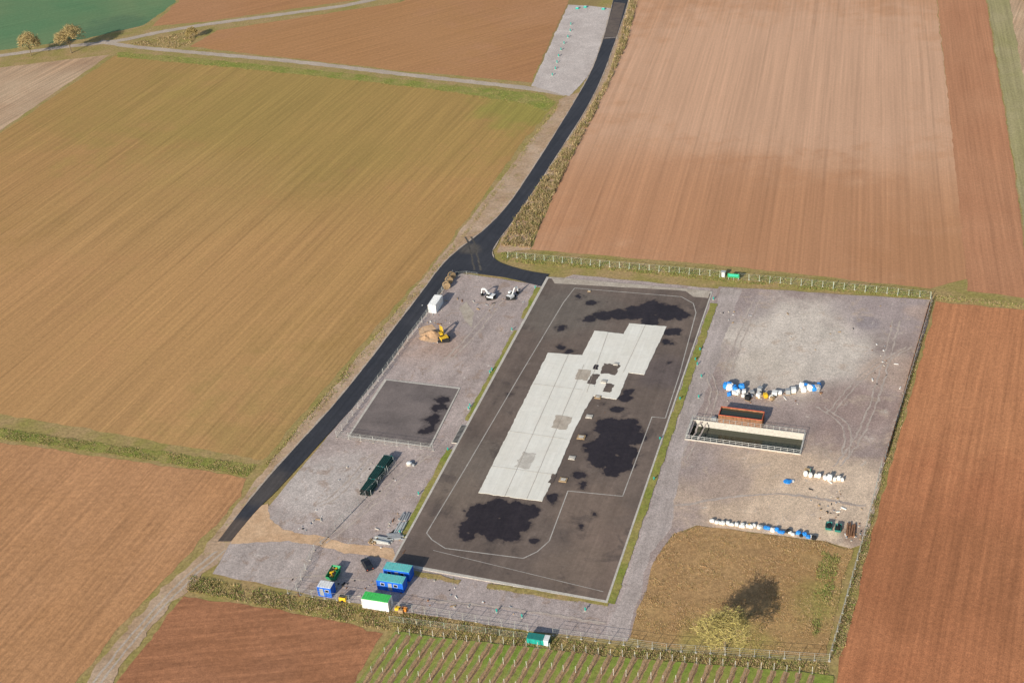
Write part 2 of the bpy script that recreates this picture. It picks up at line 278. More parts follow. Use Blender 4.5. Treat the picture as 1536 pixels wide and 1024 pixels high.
for i,(pp,mm) in enumerate([([(906,546),(930,549),(923,564),(900,561)],M_asphp),([(888,562),(900,563),(892,578),(880,576)],M_asphp),([(868,555),(888,557),(880,572),(862,570)],M_concd),([(835,624),(860,627),(849,646),(827,643)],M_concd),
      ([(784,679),(805,682),(793,705),(773,702)],M_curb),([(910,576),(922,578),(915,590),(904,589)],M_asphp),([(892,548),(899,549),(896,556),(889,555)],M_wet),([(829,712),(835,713),(828,728),(822,726)],M_asphp)]):
    sheet("slab_patch",pp,zc+.004*i,mm,.4,.4,.7)
for i,l in enumerate([[(853,532),(757,746)],[(876,548),(790,750)],[(800,577),(874,586)],[(765,648),(850,660)],[(736,700),(830,713)],[(912,500),(880,590)],[(968,489),(935,560)]]):
    ribbon("slab_joint",l,.07,zc+.06+.004*i,M_concd,.05,.5,sm=0)
# side pad
sheet("kerb",[(577,569),(691,582),(646,672),(521,656)],kz,M_curb)
sheet("asphalt_pad",[(580,571),(688,584),(644,670),(525,654)],kz+.006,M_asph2)
# grass strips around pad
ribbon("grass_strip",[(808,432),(786,478)],1.9,kz-.02,M_grassg,.4,.6,sm=0)
ribbon("grass_strip",[(776,496),(702,632)],1.9,kz-.02,M_grassg,.4,.6,sm=0)
ribbon("grass_strip",[(676,674),(606,806)],1.9,kz-.02,M_grassg,.4,.6,sm=0)
ribbon("grass_strip",[(1071,456),(1010,632),(916,905)],1.9,kz-.016,M_grassg,.4,.6,sm=0)
ribbon("grass_strip",[(606,857),(690,873)],1.3,kz-.02,M_grass,.4,.6,sm=0)
ribbon("grass_strip",[(732,879),(912,906)],1.5,kz-.012,M_grass,.4,.6,sm=0)
# ------------------------------------------------------------------ mesh builder
class MB:
    def __init__(s): s.v=[];s.f=[];s.mi=[];s.mats=[];s.M=Matrix.Identity(4)
    def m(s,mat):
        if mat not in s.mats: s.mats.append(mat)
        return s.mats.index(mat)
    def add(s,vs,fs,mat):
        o=len(s.v); s.v+=[tuple(s.M@Vector(v)) for v in vs]; i=s.m(mat)
        for f in fs: s.f.append(tuple(o+k for k in f)); s.mi.append(i)
    def box(s,c,d,mat,rz=0,rx=0,ry=0,top=1.0):
        T=Matrix.Translation(c)@Matrix.Rotation(rz,4,'Z')@Matrix.Rotation(ry,4,'Y')@Matrix.Rotation(rx,4,'X')
        x,y,z=[k/2 for k in d]
        vs=[T@Vector(q) for q in((-x,-y,-z),(x,-y,-z),(x,y,-z),(-x,y,-z),(-x*top,-y*top,z),(x*top,-y*top,z),(x*top,y*top,z),(-x*top,y*top,z))]
        s.add(vs,[(3,2,1,0),(4,5,6,7),(0,1,5,4),(1,2,6,5),(2,3,7,6),(3,0,4,7)],mat)
    def tube(s,p,q,r,mat,n=6,r2=None,cap=True):
        p=Vector(p);q=Vector(q);d=q-p
        if d.length<1e-6:return
        d.normalize(); a=d.orthogonal().normalized(); b=d.cross(a); r2=r if r2 is None else r2
        vs=[p+r*(math.cos(2*math.pi*i/n)*a+math.sin(2*math.pi*i/n)*b) for i in range(n)]+[q+r2*(math.cos(2*math.pi*i/n)*a+math.sin(2*math.pi*i/n)*b) for i in range(n)]
        fs=[(i,(i+1)%n,n+(i+1)%n,n+i) for i in range(n)]
        if cap: fs+=[tuple(range(n))[::-1],tuple(range(n,2*n))]
        s.add(vs,fs,mat)
    def blob(s,c,r,mat,pw=.5,nz=.1,n=10,k=7,seed=0):
        vs=[];fs=[]
        sp=lambda t:math.copysign(abs(t)**pw,t)
        for j in range(k+1):
            ph=-math.pi/2+math.pi*j/k
            for i in range(n):
                th=2*math.pi*i/n
                q=Vector((sp(math.cos(ph))*sp(math.cos(th)),sp(math.cos(ph))*sp(math.sin(th)),sp(math.sin(ph))))
                q*=1+nz*noise.noise(q*2+Vector((seed*3.7,seed,c[0])))*2
                vs.append((c[0]+q.x*r[0],c[1]+q.y*r[1],max(c[2]+q.z*r[2],0.0)))
        for j in range(k):
            for i in range(n): fs.append((j*n+i,j*n+(i+1)%n,(j+1)*n+(i+1)%n,(j+1)*n+i))
        s.add(vs,fs,mat)
    def done(s,name,loc=(0,0),rz=0,z=0.08,smooth=False,px=True):
        me=bpy.data.meshes.new(name); me.from_pydata(s.v,[],s.f)
        for m in s.mats: me.materials.append(m)
        for p,i in zip(me.polygons,s.mi): p.material_index=i; p.use_smooth=smooth
        me.update(); ob=bpy.data.objects.new(name,me); scn.collection.objects.link(ob)
        q=P(*loc) if px else Vector(loc); ob.location=(q.x,q.y,z); ob.rotation_euler=(0,0,rz); return ob
C=lambda n,c,**k:paint(n,c,**k)
white=C("white_paint",(.80,.80,.79),grime=(.6,.56,.5)); bluep=C("blue_paint",(.02,.14,.62)); teal=C("teal_roof",(.16,.58,.55),grime=(.4,.55,.48)); greenp=C("green_paint",(.04,.34,.14))
brightg=C("bright_green",(.08,.60,.13)); tealp=C("teal_paint",(.02,.36,.30)); dteal=C("dark_teal_paint",(.03,.22,.19)); yel=C("yellow_paint",(.80,.49,.03),grime=(.5,.34,.1)); orange=C("orange_paint",(.75,.26,.04)); glass=C("dark_glass",(.02,.025,.03),rough=.12)
dark=C("dark_rubber",(.025,.025,.027),rough=.8); steel=C("galvanised_steel",(.55,.56,.54),rough=.5,metal=.2); rust=C("rusty_steel",(.26,.13,.07),rough=.85,var=.35,grime=(.14,.09,.06)); redrim=C("red_lead_paint",(.58,.12,.06))
fsteel=C("fence_steel",(.36,.37,.34),rough=.6,var=.2,scale=.3)
conc=C("concrete",(.55,.51,.45),rough=.9,grime=(.40,.36,.31)); wood=C("timber",(.40,.28,.16),rough=.9); pipeg=C("coated_pipe",(.02,.065,.055),rough=.35); greyp=C("grey_paint",(.34,.35,.36)); bag=C("bulk_bag_white",(.80,.80,.77),rough=.9,var=.06,grime=(.6,.57,.5))
tarp=C("blue_tarpaulin",(.03,.25,.68),rough=.4,var=.3); carp=C("dark_car_paint",(.02,.022,.03),rough=.2); soilh=C("soil_heap",(.50,.32,.19),rough=1,var=.3); postm=C("fence_post_paint",(.46,.52,.42),var=.25,scale=.3); mat_water,nt,b=newmat("still_water",.1); b.inputs["Base Color"].default_value=(.05,.055,.035,1)
b.inputs["Specular IOR Level"].default_value=.5
# ---- containers
def container(name,loc,rz,L=6.06,W=2.44,Ht=2.6,wall=bluep,roof=teal,office=True,trim=None):
    b=MB(); trim=trim or wall
    b.box((0,0,Ht/2+.1),(L-.2,W-.2,Ht-.25),wall)
    for sx in(-1,1):
        for sy in(-1,1): b.box((sx*(L/2-.08),sy*(W/2-.08),Ht/2+.06),(.16,.16,Ht-.12),trim)
    for sy in(-1,1):
        b.box((0,sy*(W/2-.07),.12),(L-.34,.14,.2),trim); b.box((0,sy*(W/2-.07),Ht-.1),(L-.34,.14,.2),trim)
    for sx in(-1,1):
        b.box((sx*(L/2-.07),0,.12),(.14,W-.34,.2),trim); b.box((sx*(L/2-.07),0,Ht-.1),(.14,W-.34,.2),trim)
    b.box((0,0,Ht+.02),(L-.1,W-.1,.06),roof)
    n=int(L/.55)
    for i in range(n):
        x=-L/2+.4+i*(L-.8)/(n-1); b.box((x,0,Ht+.075),(.12,W-.3,.05),roof)
        if not office:
            for sy in(-1,1): b.box((x,sy*(W/2-.085),Ht/2),(.2,.06,Ht-.5),wall)
    if office:
        for x in(-1.7,1.3) if L>5 else(.6,):
            for sy in(-1,1):
                b.box((x,sy*(W/2-.09),1.65),(.9,.06,.8),white); b.box((x,sy*(W/2-.055),1.65),(.76,.03,.66),glass)
        b.box((0 if L>5 else -.7,-(W/2-.09),1.15),(.85,.06,2.0),greyp)
    else:
        for y in(-.35,.35): b.tube((L/2-.06,y,.3),(L/2-.06,y,Ht-.3),.03,steel)
        b.box((L/2-.04,0,Ht/2),(.03,.04,Ht-.5),dark)
    return b.done(name,loc,rz)
container("office_container",(599,864),A); container("office_container",(589,881),A)
container("shipping_container",(567,909),A,wall=white,roof=brightg,office=False)
container("storage_container",(491,890),A,L=3.2,W=2.2,wall=bluep,roof=white)
container("shipping_container",(654,462),vA,wall=white,roof=white,office=False,L=6.06)
b=MB(); b.box((0,0,.75),(4.6,1.5,1.4),dteal); b.box((-.5,0,1.48),(3.5,1.7,.1),dteal); b.box((1.8,0,1.5),(1.1,1.7,.12),white); b.box((1.8,-.78,.8),(.9,.06,1.2),white)
for x in(-1.8,-.9,0,.9): b.box((x,-.77,.75),(.8,.04,1.1),tealp)
for x in(-2.0,2.0): b.box((x,0,.03),(.3,1.6,.1),conc)
b.done("electrical_kiosk",(808,963),A)
b=MB(); b.box((0,0,1.6),(3.4,.1,1.3),greenp); b.box((0,-.06,1.75),(2.8,.03,.6),C("sign_teal",(.05,.5,.36)));
for x in(-1.4,0,1.4): b.tube((x,.09,0),(x,.09,2.3),.06,steel)
b.done("information_board",(1100,421),A)
b=MB(); b.box((0,0,.8),(1.1,1.0,1.6),greyp); b.box((0,0,1.65),(1.3,1.2,.1),steel); b.box((0,-.52,.8),(.7,.04,1.3),white); b.done("site_cabinet",(1085,415),A)
# ---- car
def car(name,loc,rz,body=carp,L=4.3,W=1.8):
    b=MB(); sec=[(-L/2,.35,.75,.78),(-L/2+.1,.28,.95,.86),(-1.2,.22,1.0,.9),(.7,.22,.95,.9),(1.6,.24,.82,.88),(L/2-.08,.3,.66,.8),(L/2,.4,.55,.7)]
    vs=[];fs=[]
    for x,z0,z1,w in sec:
        w*=W/1.8; vs+=[(x,-w,z0),(x,-w,z1-.12),(x,-w*.9,z1),(x,w*.9,z1),(x,w,z1-.12),(x,w,z0)]
    for i in range(len(sec)-1):
        for k in range(6): a=i*6+k; c=i*6+(k+1)%6; fs.append((a,a+6,c+6,c))
    fs+=[tuple(range(6)),tuple(range(len(vs)-6,len(vs)))[::-1]]; b.add(vs,fs,body)
    h=W/2; cab=[(-L/2+.15,.95,h*.88),(-L/2+.55,1.42,h*.72),(.25,1.45,h*.72),(1.05,.93,h*.86)]
    vs=[];fs=[]
    for x,z,w in cab: vs+=[(x,-w,z),(x,w,z)]
    fs=[(0,2,3,1),(4,6,7,5),(0,6,4,2),(1,3,5,7)]; b.add(vs,fs,glass); b.add([vs[2],vs[3],vs[5],vs[4]],[(0,3,2,1)],body)
    b.box(((-L/2+.8+.45),0,1.455),(L*.36,h*1.36,.03),body)
    for x in(-1.35,1.35):
        for s in(-1,1): b.tube((x,s*(h-.2),.32),(x,s*(h+.01),.32),.32,dark,14); b.tube((x,s*(h),.32),(x,s*(h+.03),.32),.18,steel,10)
    for s in(-1,1): b.box((L/2-.03,s*.6,.6),(.06,.3,.12),white); b.box((-L/2,s*.65,.75),(.06,.2,.2),redrim)
    return b.done(name,loc,rz)
car("parked_car",(551,849),A+2.3)
# ---- excavator
def excavator(name,loc,rz,s=1.0,col=yel,swing=.6,cabc=None):
    b=MB(); b.M=Matrix.Scale(s,4); cabc=cabc or col
    for sy in(-1,1):
        n=8; prof=[]
        for i in range(n+1): a=math.pi/2+math.pi*i/n; prof.append((-1.4+.4*math.cos(a),.4+.4*math.sin(a)))
        for i in range(n+1): a=-math.pi/2+math.pi*i/n; prof.append((1.4+.4*math.cos(a),.4+.4*math.sin(a)))
        N=len(prof); vs=[(x,sy*.75,z) for x,z in prof]+[(x,sy*1.25,z) for x,z in prof]
        b.add(vs,[tuple(range(N)),tuple(range(N,2*N))[::-1]]+[(i,(i+1)%N,N+(i+1)%N,N+i) for i in range(N)],dark)
    b.box((0,0,.5),(1.8,1.4,.4),greyp); b.tube((0,0,.7),(0,0,.92),.6,dark,14)
    b.M=Matrix.Scale(s,4)@Matrix.Rotation(swing,4,'Z')
    b.box((-.6,0,1.3),(2.3,2.3,.76),col,top=.94); b.box((-1.7,0,1.3),(.3,2.1,.7),dark)
    b.box((.35,.65,1.75),(1.3,.95,1.65),cabc,top=.9); b.box((.38,.65,1.95),(1.36,1.0,.95),glass,top=.9); b.box((.35,.65,2.62),(1.2,.9,.1),cabc)
    def beam(p,q,w,h,m):
        p=Vector(p);q=Vector(q);d=q-p; b.box((p+q)/2,(d.length,w,h),m,ry=-math.atan2(d.z,d.x))
    beam((.4,-.2,1.3),(2.1,-.2,3.4),.36,.45,col); beam((2.0,-.2,3.4),(3.6,-.2,3.1),.34,.42,col); beam((3.5,-.2,3.3),(3.9,-.2,1.2),.28,.32,col)
    b.tube((1.0,-.2,1.1),(2.2,-.2,2.9),.09,steel); b.tube((2.2,-.2,3.75),(3.5,-.2,3.6),.07,steel)
    b.add([(3.6,-.7,1.3),(4.1,-.7,1.2),(3.9,-.7,.3),(3.2,-.7,.4),(3.6,.3,1.3),(4.1,.3,1.2),(3.9,.3,.3),(3.2,.3,.4)],[(0,1,2,3),(7,6,5,4),(1,5,6,2),(2,6,7,3),(0,4,5,1)],dark)
    return b.done(name,loc,rz)
excavator("yellow_excavator",(666,511),A+.3,.95,yel,1.9)
excavator("mini_excavator",(736,448),A+.5,.8,white,2.4); excavator("mini_excavator",(767,448),A+.2,.8,white,1.0)
# ---- heap
def heap(name,loc,r,h,mat,seed=1,rz=0):
    b=MB(); n=28;k=8; vs=[];fs=[]
    for j in range(k+1):
        t=j/k
        for i in range(n):
            a=2*math.pi*i/n; rr=t*(1+.25*noise.noise(Vector((math.cos(a)*2,math.sin(a)*2,seed)))); z=h*(1-t)**1.2*(1+.3*noise.noise(Vector((math.cos(a)*t*3,math.sin(a)*t*3,seed+5))))
            vs.append((rr*r[0]*math.cos(a),rr*r[1]*math.sin(a),z))
    for j in range(k):
        for i in range(n): fs.append((j*n+i,(j+1)*n+i,(j+1)*n+(i+1)%n,j*n+(i+1)%n))
    b.add(vs,fs,mat); return b.done(name,loc,rz,z=.06,smooth=True)
heap("sand_heap",(648,502),(3.2,2.4),1.5,soilh,1); heap("sand_heap",(638,507),(2.0,1.5),.8,soilh,4)
# ---- cable drums
def drum(name,loc,rz,r=1.1,w=1.0):
    b=MB()
    for s in(-1,1): b.tube((0,s*w/2,r),(0,s*(w/2+.08),r),r,wood,20)
    b.tube((0,-w/2,r),(0,w/2,r),r*.65,dark,18); 
    for i in range(6):
        a=i*math.pi/6
        for s in(-1,1): b.box((0,s*(w/2+.1),r),(r*1.9,.04,.1),wood,ry=a)
    return b.done(name,loc,rz)
for i,(x,y) in enumerate([(670,433),(674,425),(678,418)]): drum("cable_drum",(x,y),A+.6+.2*i)
# ---- pipe stacks
def pipes(name,loc,rz,L=5,n=6,rows=4,r=.22,mat=pipeg):
    b=MB()
    for x in(-L*.35,0,L*.35): b.box((x,0,.08),(.2,n*2*r+.3,.16),wood)
    for k in range(rows):
        for i in range(n-k%2):
            y=(i-(n-1-k%2)/2)*2*r; z=.16+r+k*r*1.78; o=random.uniform(-.12,.12)
            b.tube((-L/2+o,y,z),(L/2+o,y,z),r,mat,10,cap=False); b.tube((-L/2+o,y,z),(-L/2+o+.06,y,z),r*.8,dark,8)
            b.tube((L/2+o-.06,y,z),(L/2+o,y,z),r*.8,dark,8); b.tube((L/2+o-.2,y,z),(L/2+o-.05,y,z),r*1.06,steel if random.random()<.4 else tealp,10,cap=False)
    for x in(-L*.4,L*.4):
        for s in(-1,1): b.tube((x,s*(n*r+.08),0),(x,s*(n*r+.08),rows*r*2),.05,steel)
    return b.done(name,loc,rz)
pa=ang((550,738),(584,690))
for q in[(554,735),(566,716),(578,699)]: pipes("pipe_stack",q,pa,4.6)
def beams(name,loc,rz,n=7,L=4,mat=steel,seed=0):
    rs=random.Random(seed); b=MB()
    for i in range(n): b.box((rs.uniform(-.3,.3),(i%4-1.5)*.5,.15+.26*(i//4)),(L*rs.uniform(.7,1),.34,.24),mat,rz=rs.uniform(-.08,.08))
    return b.done(name,loc,rz)
beams("steel_beam_pile",(575,812),A,9,4.5,steel,1); beams("steel_beam_pile",(592,806),A+.3,8,3.8,greyp,2); beams("steel_beam_pile",(601,792),vA,6,4,steel,3); beams("steel_beam_pile",(607,776),vA,4,3,greyp,5); beams("timber_pile",(560,812),vA,5,2,wood,7)
# ---- skip
def skip(name,loc,rz,L=3.6,W=1.8,h=1.3,mat=greenp,fill=None):
    b=MB(); t=.08
    def ring(l,w,z): return[(-l/2,-w/2,z),(l/2,-w/2,z),(l/2,w/2,z),(-l/2,w/2,z)]
    vs=ring(L*.72,W*.9,.1)+ring(L,W,h)+ring(L-2*t,W-2*t,h)+ring(L*.72-2*t,W*.9-2*t,.2)
    fs=[(3,2,1,0)]+[(i,(i+1)%4,4+(i+1)%4,4+i) for i in range(4)]+[(4+i,4+(i+1)%4,8+(i+1)%4,8+i) for i in range(4)]+[(8+i,8+(i+1)%4,12+(i+1)%4,12+i) for i in range(4)]+[(12,13,14,15)]
    b.add(vs,fs,mat)
    for s in(-1,1):
        for x in(-L*.25,0,L*.25): b.box((x,s*W*.49,h*.55),(.1,.12,h*.8),mat)
        b.tube((-L*.3,s*(W/2+.06),h*.7),(L*.3,s*(W/2+.06),h*.7),.05,dark)
    if fill:
        for i in range(9): b.box((random.uniform(-L*.3,L*.3),random.uniform(-W*.25,W*.25),h*.7+random.uniform(0,.4)),(random.uniform(.4,1.1),random.uniform(.2,.6),.3),random.choice(fill),rz=random.uniform(0,3),rx=random.uniform(-.4,.4))
    return b.done(name,loc,rz)
skip("waste_skip",(501,864),vA,4.0,2.1,1.4,greenp,[yel,wood,dark,yel]); skip("waste_skip",(1243,792),vA,2.4,1.3,.9,dteal,[dark]); skip("waste_skip",(1257,795),vA,2.4,1.3,.9,dteal,[dark]); 
beams("steel_plate_pile",(1276,797),vA,8,5,rust,9)
b=MB(); b.box((0,0,.75),(1.6,.9,1.0),yel,top=.92); b.box((0,0,1.32),(1.3,.7,.12),dark); b.tube((.5,0,1.3),(.5,0,1.8),.05,dark)
for s in(-1,1): b.tube((0,s*.5,.3),(0,s*.62,.3),.3,dark,12)
b.tube((.8,0,.4),(1.7,0,.35),.05,steel); b.done("towed_generator",(515,901),A)
for q,cm in[((597,915),yel),((607,916),orange),((602,918),wood)]:
    b=MB()
    for i in range(3): b.box((0,(i-1)*.4,.1),(1.2,.12,.14),wood)
    b.box((0,0,.2),(1.2,1,.05),wood); b.box((0,0,.55),(1.1,.9,.62),cm,top=.95); b.tube((-.3,0,.85),(-.3,0,1.0),.12,dark); b.done("palletised_tank",q,A)
b=MB(); b.tube((0,0,0),(0,0,.6),.7,conc,18); b.tube((0,0,.6),(0,0,.8),.7,white,18,r2=.3); b.tube((.7,.2,0),(1.3,.6,0.4),.08,dark); b.box((1.2,-.3,.3),(.6,.4,.6),greyp); b.done("water_tank",(614,697),A)
# ---- pool
b=MB(); wl=.35; d=2.2; 
def pbox(x0,x1,y0,y1,z0,z1,m): b.box(((x0+x1)/2,(y0+y1)/2,(z0+z1)/2),(x1-x0,y1-y0,z1-z0),m)
for s in(-1,1):
    y0,y1=sorted((s*(pW-wl),s*(pW-.002))); pbox(-pL+.002,pL-.002,y0,y1,-d,.35,conc)
    x0,x1=sorted((s*(pL-wl),s*(pL-.002))); pbox(x0,x1,-pW+wl,pW-wl,-d,.346,conc)
b.box((0,0,-d+.1),(2*pL-2*wl,2*pW-2*wl,.2),conc)
b.add([(-pL+wl,-pW+wl,-1.5),(pL-wl,-pW+wl,-1.5),(pL-wl,pW-wl,-1.5),(-pL+wl,pW-wl,-1.5)],[(0,1,2,3)],mat_water)
def rail(b,p,q,n,h,z0,m,r=.04,rows=(1,.55)):
    p=Vector(p);q=Vector(q)
    for i in range(n+1):
        a=p.lerp(q,i/n); b.tube((a.x,a.y,z0),(a.x,a.y,z0+h),r,m,5)
    for t in rows: b.tube((p.x,p.y,z0+h*t),(q.x,q.y,z0+h*t),r*.8,m,5)
e2=.17
cs=[(-pL+e2,-pW+e2),(pL-e2,-pW+e2),(pL-e2,pW-e2),(-pL+e2,pW-e2)]
for i in range(4):
    p,q=cs[i],cs[(i+1)%4]; rail(b,p,q,max(2,int((Vector(q)-Vector(p)).length/1.5)),1.1,.34,steel,.045)
b.done("concrete_basin",(pc.x,pc.y),pA,z=0,px=False)
# ---- open steel tank
b=MB(); L,W,h=10.6,3.6,2.3
for s in(-1,1):
    b.box((0,s*(W/2),h/2+.05),(L,.1,h),rust); b.box((s*(L/2-.05),0,h/2+.048),(.1,W-.1,h-.004),rust)
    b.box((0,s*W/2,h+.11),(L+.2,.16,.12),redrim); b.box((s*(L/2),0,h+.108),(.16,W-.16,.116),redrim)
    n=16
    for i in range(n): b.box((-L/2+.3+i*(L-.6)/(n-1),s*(W/2+.1),h/2),(.14,.12,h-.1),rust)
    for i in range(5): b.box((s*(L/2+.07),-W/2+.4+i*(W-.8)/4,h/2),(.12,.14,h-.1),rust)
b.box((0,0,.1),(L-.2,W-.2,.1),rust); b.add([(-L/2+.05,-W/2+.05,2.0),(L/2-.05,-W/2+.05,2.0),(L/2-.05,W/2-.05,2.0),(-L/2+.05,W/2-.05,2.0)],[(0,1,2,3)],mat_water)
b.tube((-L/2-.3,0,.5),(-L/2-1.6,-.2,.3),.12,dark); b.box((-L/2-1.3,-.9,.45),(1.2,.8,.8),greyp)
b.done("open_steel_tank",(1112,632),pA)
# ---- bag rows
def bagrow(name,p,q,n,cols,r=.55,h=1.0,jit=.35,seed=0):
    rs=random.Random(seed); b=MB(); a=P(*p);c=P(*q); mid=(a+c)/2; dd=(c-a); an=math.atan2(dd.y,dd.x)
    for i in range(n):
        x=(-.5+(i+.5)/n)*dd.length+rs.uniform(-.25,.25); y=rs.uniform(-jit,jit)
        cc=cols[min(len(cols)-1,int(i/n*len(cols)))]
        s=rs.uniform(.7,1.2); b.blob((x,y,h*s/2),(r*s,r*s*.9,h*s/2),cc,.6,.18,12,8,i+seed)
        for k in(-1,1): b.tube((x+k*.25*s,y-.1,h*s*.85),(x+k*.1,y,h*s+.2),.03,cc,4)
    return b.done(name,(mid.x,mid.y),an,px=False)
bagrow("bulk_bag_row",(1206,714),(1268,722),9,[bag],.5,1.2,.25,1)
pipes("timber_stack",(1212,708),A,1.4,3,2,.2,wood)
bagrow("sandbag_row",(1062,783),(1128,792),13,[bag],.45,.7,.25,2)
bagrow("sandbag_row",(1112,788),(1168,797),10,[bag,yel,bag,greyp,tarp,bag,tarp],.45,.7,.3,3)
bagrow("sandbag_row",(1168,797),(1224,807),11,[tarp,dark,bag,tarp,dark,tarp,bag,dark],.5,.65,.5,4)
bagrow("wrapped_material_pile",(1086,584),(1114,588),7,[tarp,bag,tarp,tarp,bag,tarp],.75,1.6,1.1,5)
bagrow("wrapped_material_pile",(1090,592),(1106,592),4,[tarp,bag],.5,.9,.5,15)
bagrow("wrapped_material_pile",(1200,584),(1230,584),8,[bag,tarp,bag,tarp,greyp,tarp],.7,1.5,1.2,6)
bagrow("bulk_bag_row",(1112,594),(1160,598),7,[bag,bag,wood,yel,bag],.45,.8,.6,7)
for i,(x,y,cm) in enumerate([(1103,592,white),(1116,590,bag),(1128,592,greyp),(1138,597,bag),(1148,597,yel),(1162,593,bag),(1170,592,white),(1182,591,greyp),(1190,589,bag),(1158,600,wood),(1122,600,dark),(1140,588,greyp)]):
    b=MB(); w=random.uniform(.9,1.4)
    for j in(-1,0,1): b.box((0,j*w*.4,.07),(w,.12,.14),wood)
    b.box((0,0,.165),(w,w,.05),wood); hh=random.uniform(.7,1.3)
    for k in range(3): b.box((random.uniform(-.05,.05),random.uniform(-.05,.05),.2+hh*(k+.5)/3),(w*.93,w*.9,hh/3-.02),cm,rz=random.uniform(-.05,.05))
    b.done("loaded_pallet",(x,y),A+random.uniform(-.5,.5))
b=MB(); b.blob((0,0,.15),(1.0,.7,.25),tarp,.7,.25); b.blob((.9,.5,.1),(.5,.5,.2),bag,.7,.2); b.done("folded_tarpaulin",(1182,723),A)
for i,(x,y,s) in enumerate([(884,438,.9),(906,574,1.5),(897,597,1.6),(884,626,1.7),(872,657,2.0),(858,688,1.6),(845,721,1.9),(924,548,1.3)]):
    b=MB(); b.box((0,0,.14),(s,s*.85,.2),conc if i%2 else wood,top=.97); b.box((0,0,.26),(s*.6,s*.5,.06),conc); 
    for k in(-1,1): b.tube((k*s*.3,0,.28),(k*s*.3,.15,.4),.02,steel)
    b.done("shaft_cover",(x,y),A,z=kz+(.1 if i in(1,7) else 0))
# loose construction debris
b=MB()
for (x,y,rx,ry,n) in[(1150,592,70,14,45),(1250,760,50,40,30),(1280,800,20,15,25),(1330,560,25,60,18),(590,800,25,25,30),(650,470,25,40,25),(740,460,40,20,18),(560,720,40,30,14),(1110,470,40,20,10),(520,880,80,14,26),(700,905,90,14,14),(1240,500,90,40,10),(890,590,20,40,14),(470,780,40,20,10)]:
    for _ in range(n):
        q=P(x+random.gauss(0,.5)*rx,y+random.gauss(0,.5)*ry); l=random.uniform(.2,1.4) if random.random()<.25 else random.uniform(.15,.45)
        b.box((q.x,q.y,.08),(l,random.uniform(.1,.35),random.uniform(.08,.3)),random.choice([wood,greyp,bag,dark,conc,wood,conc,rust,greyp]),rz=random.uniform(0,3))
b.done("construction_debris",(0,0),0,z=.09,px=False)
# ---- green hydrants / posts
mk=[(738,556),(735,560),(703,614),(672,676),(768,496),(1050,526),(1043,541),(1046,548),(1048,597),(981,720),(1052,566),(783,926),(878,916),(745,918),(600,800),(990,660),(1020,600),(628,742),(705,610),(1070,450),(803,433)]
for x,y in mk:
    b=MB(); b.tube((0,0,0),(0,0,.8),.11,tealp,8); b.blob((0,0,.85),(.17,.17,.12),tealp,1,0,8,5); b.tube((-.25,0,.6),(.25,0,.6),.07,tealp,6); b.box((0,0,.05),(.5,.5,.1),conc); b.done("hydrant",(x,y),A)
for i in range(9):
    t=i/8; x=858-30*t; y=38+76*t; b=MB(); b.tube((0,0,0),(0,0,.9),.2,tealp,8); b.tube((0,0,.9),(0,0,1.05),.3,tealp,8); b.box((0,0,.05),(1.0,.8,.1),conc); b.done("marker_post",(x+random.uniform(-2,2),y),A)
for x,y in [(878,12),(905,15),(866,14)]:
    b=MB(); b.box((0,0,.4),(1.4,.9,.8),tealp,top=.9); b.box((0,0,.85),(1.2,.7,.1),steel); b.done("green_crate",(x,y),A)
b=MB(); b.box((0,0,.1),(7.5,1.5,.2),conc); 
for i in range(14): b.box((-3.4+i*.52,0,.22),(.3,1.2,.05),dark)
b.done("drain_grate",(689,652),vA)
# ---- fences
def fence(name,pts,sp=3.0,h=2.0,mat=fsteel,r=.05,rows=(1,.75,.5,.25,.04),foot=True,vert=0,lean=0):
    b=MB(); W=[P(*q) for q in pts]
    for a,c in zip(W,W[1:]):
        L=(c-a).length; n=max(1,round(L/sp)); nn=Vector((-(c-a).y,(c-a).x)).normalized()
        for i in range(n+1):
            p=a.lerp(c,i/n); jx=random.uniform(-.06,.06); b.tube((p.x,p.y,0),(p.x+nn.x*lean+jx,p.y+nn.y*lean,h),r,mat,5)
            if foot: b.box((p.x,p.y,.06),(.45,.25,.12),conc,rz=random.uniform(-.2,.2)+A)
            if lean and i%3==0: b.tube((p.x,p.y,h*.6),(p.x-nn.x*.9,p.y-nn.y*.9,0),r*.8,mat,5)
        for t in rows:
            b.tube((a.x+nn.x*lean*t,a.y+nn.y*lean*t,h*t),(c.x+nn.x*lean*t,c.y+nn.y*lean*t,h*t),.016 if 0<t<1 else .025,fsteel,4)
        if vert:
            k=int(L/vert)
            for i in range(k): p=a.lerp(c,i/k); b.tube((p.x,p.y,.1),(p.x,p.y,h),.012,mat,3,cap=False)
    return b.done(name,(0,0),0,z=0.05,px=False)
fence("wire_fence",[(762,386),(900,399),(1080,415)],2.9,1.9,postm,.075,lean=.1)
fence("wire_fence",[(1108,419),(1250,432),(1396,447)],2.9,1.9,postm,.075,lean=.1)
fence("wire_fence",[(1322,700),(1300,790),(1275,880),(1244,990)],2.9,2.0,fsteel,.055)
fence("wire_fence",[(432,890),(600,914),(792,946)],2.9,2.0,fsteel,.05); fence("wire_fence",[(830,953),(1000,976),(1244,992)],2.9,2.0,fsteel,.05)
fence("wire_fence",[(585,932),(792,958)],3.1,1.6,postm,.045,foot=False)
fence("site_fence",[(680,414),(640,474),(575,562),(505,656)],3.3,2.0,steel,.045,vert=.4)
fence("site_fence",[(505,656),(560,664),(650,676)],3.3,2.0,steel,.045,vert=.4)
fence("site_fence",[(594,700),(560,735),(492,806),(472,826),(445,884)],3.3,2.0,steel,.045,vert=.4)
fence("site_fence",[(684,414),(700,413),(716,415)],3.0,1.4,fsteel,.04,vert=.8)
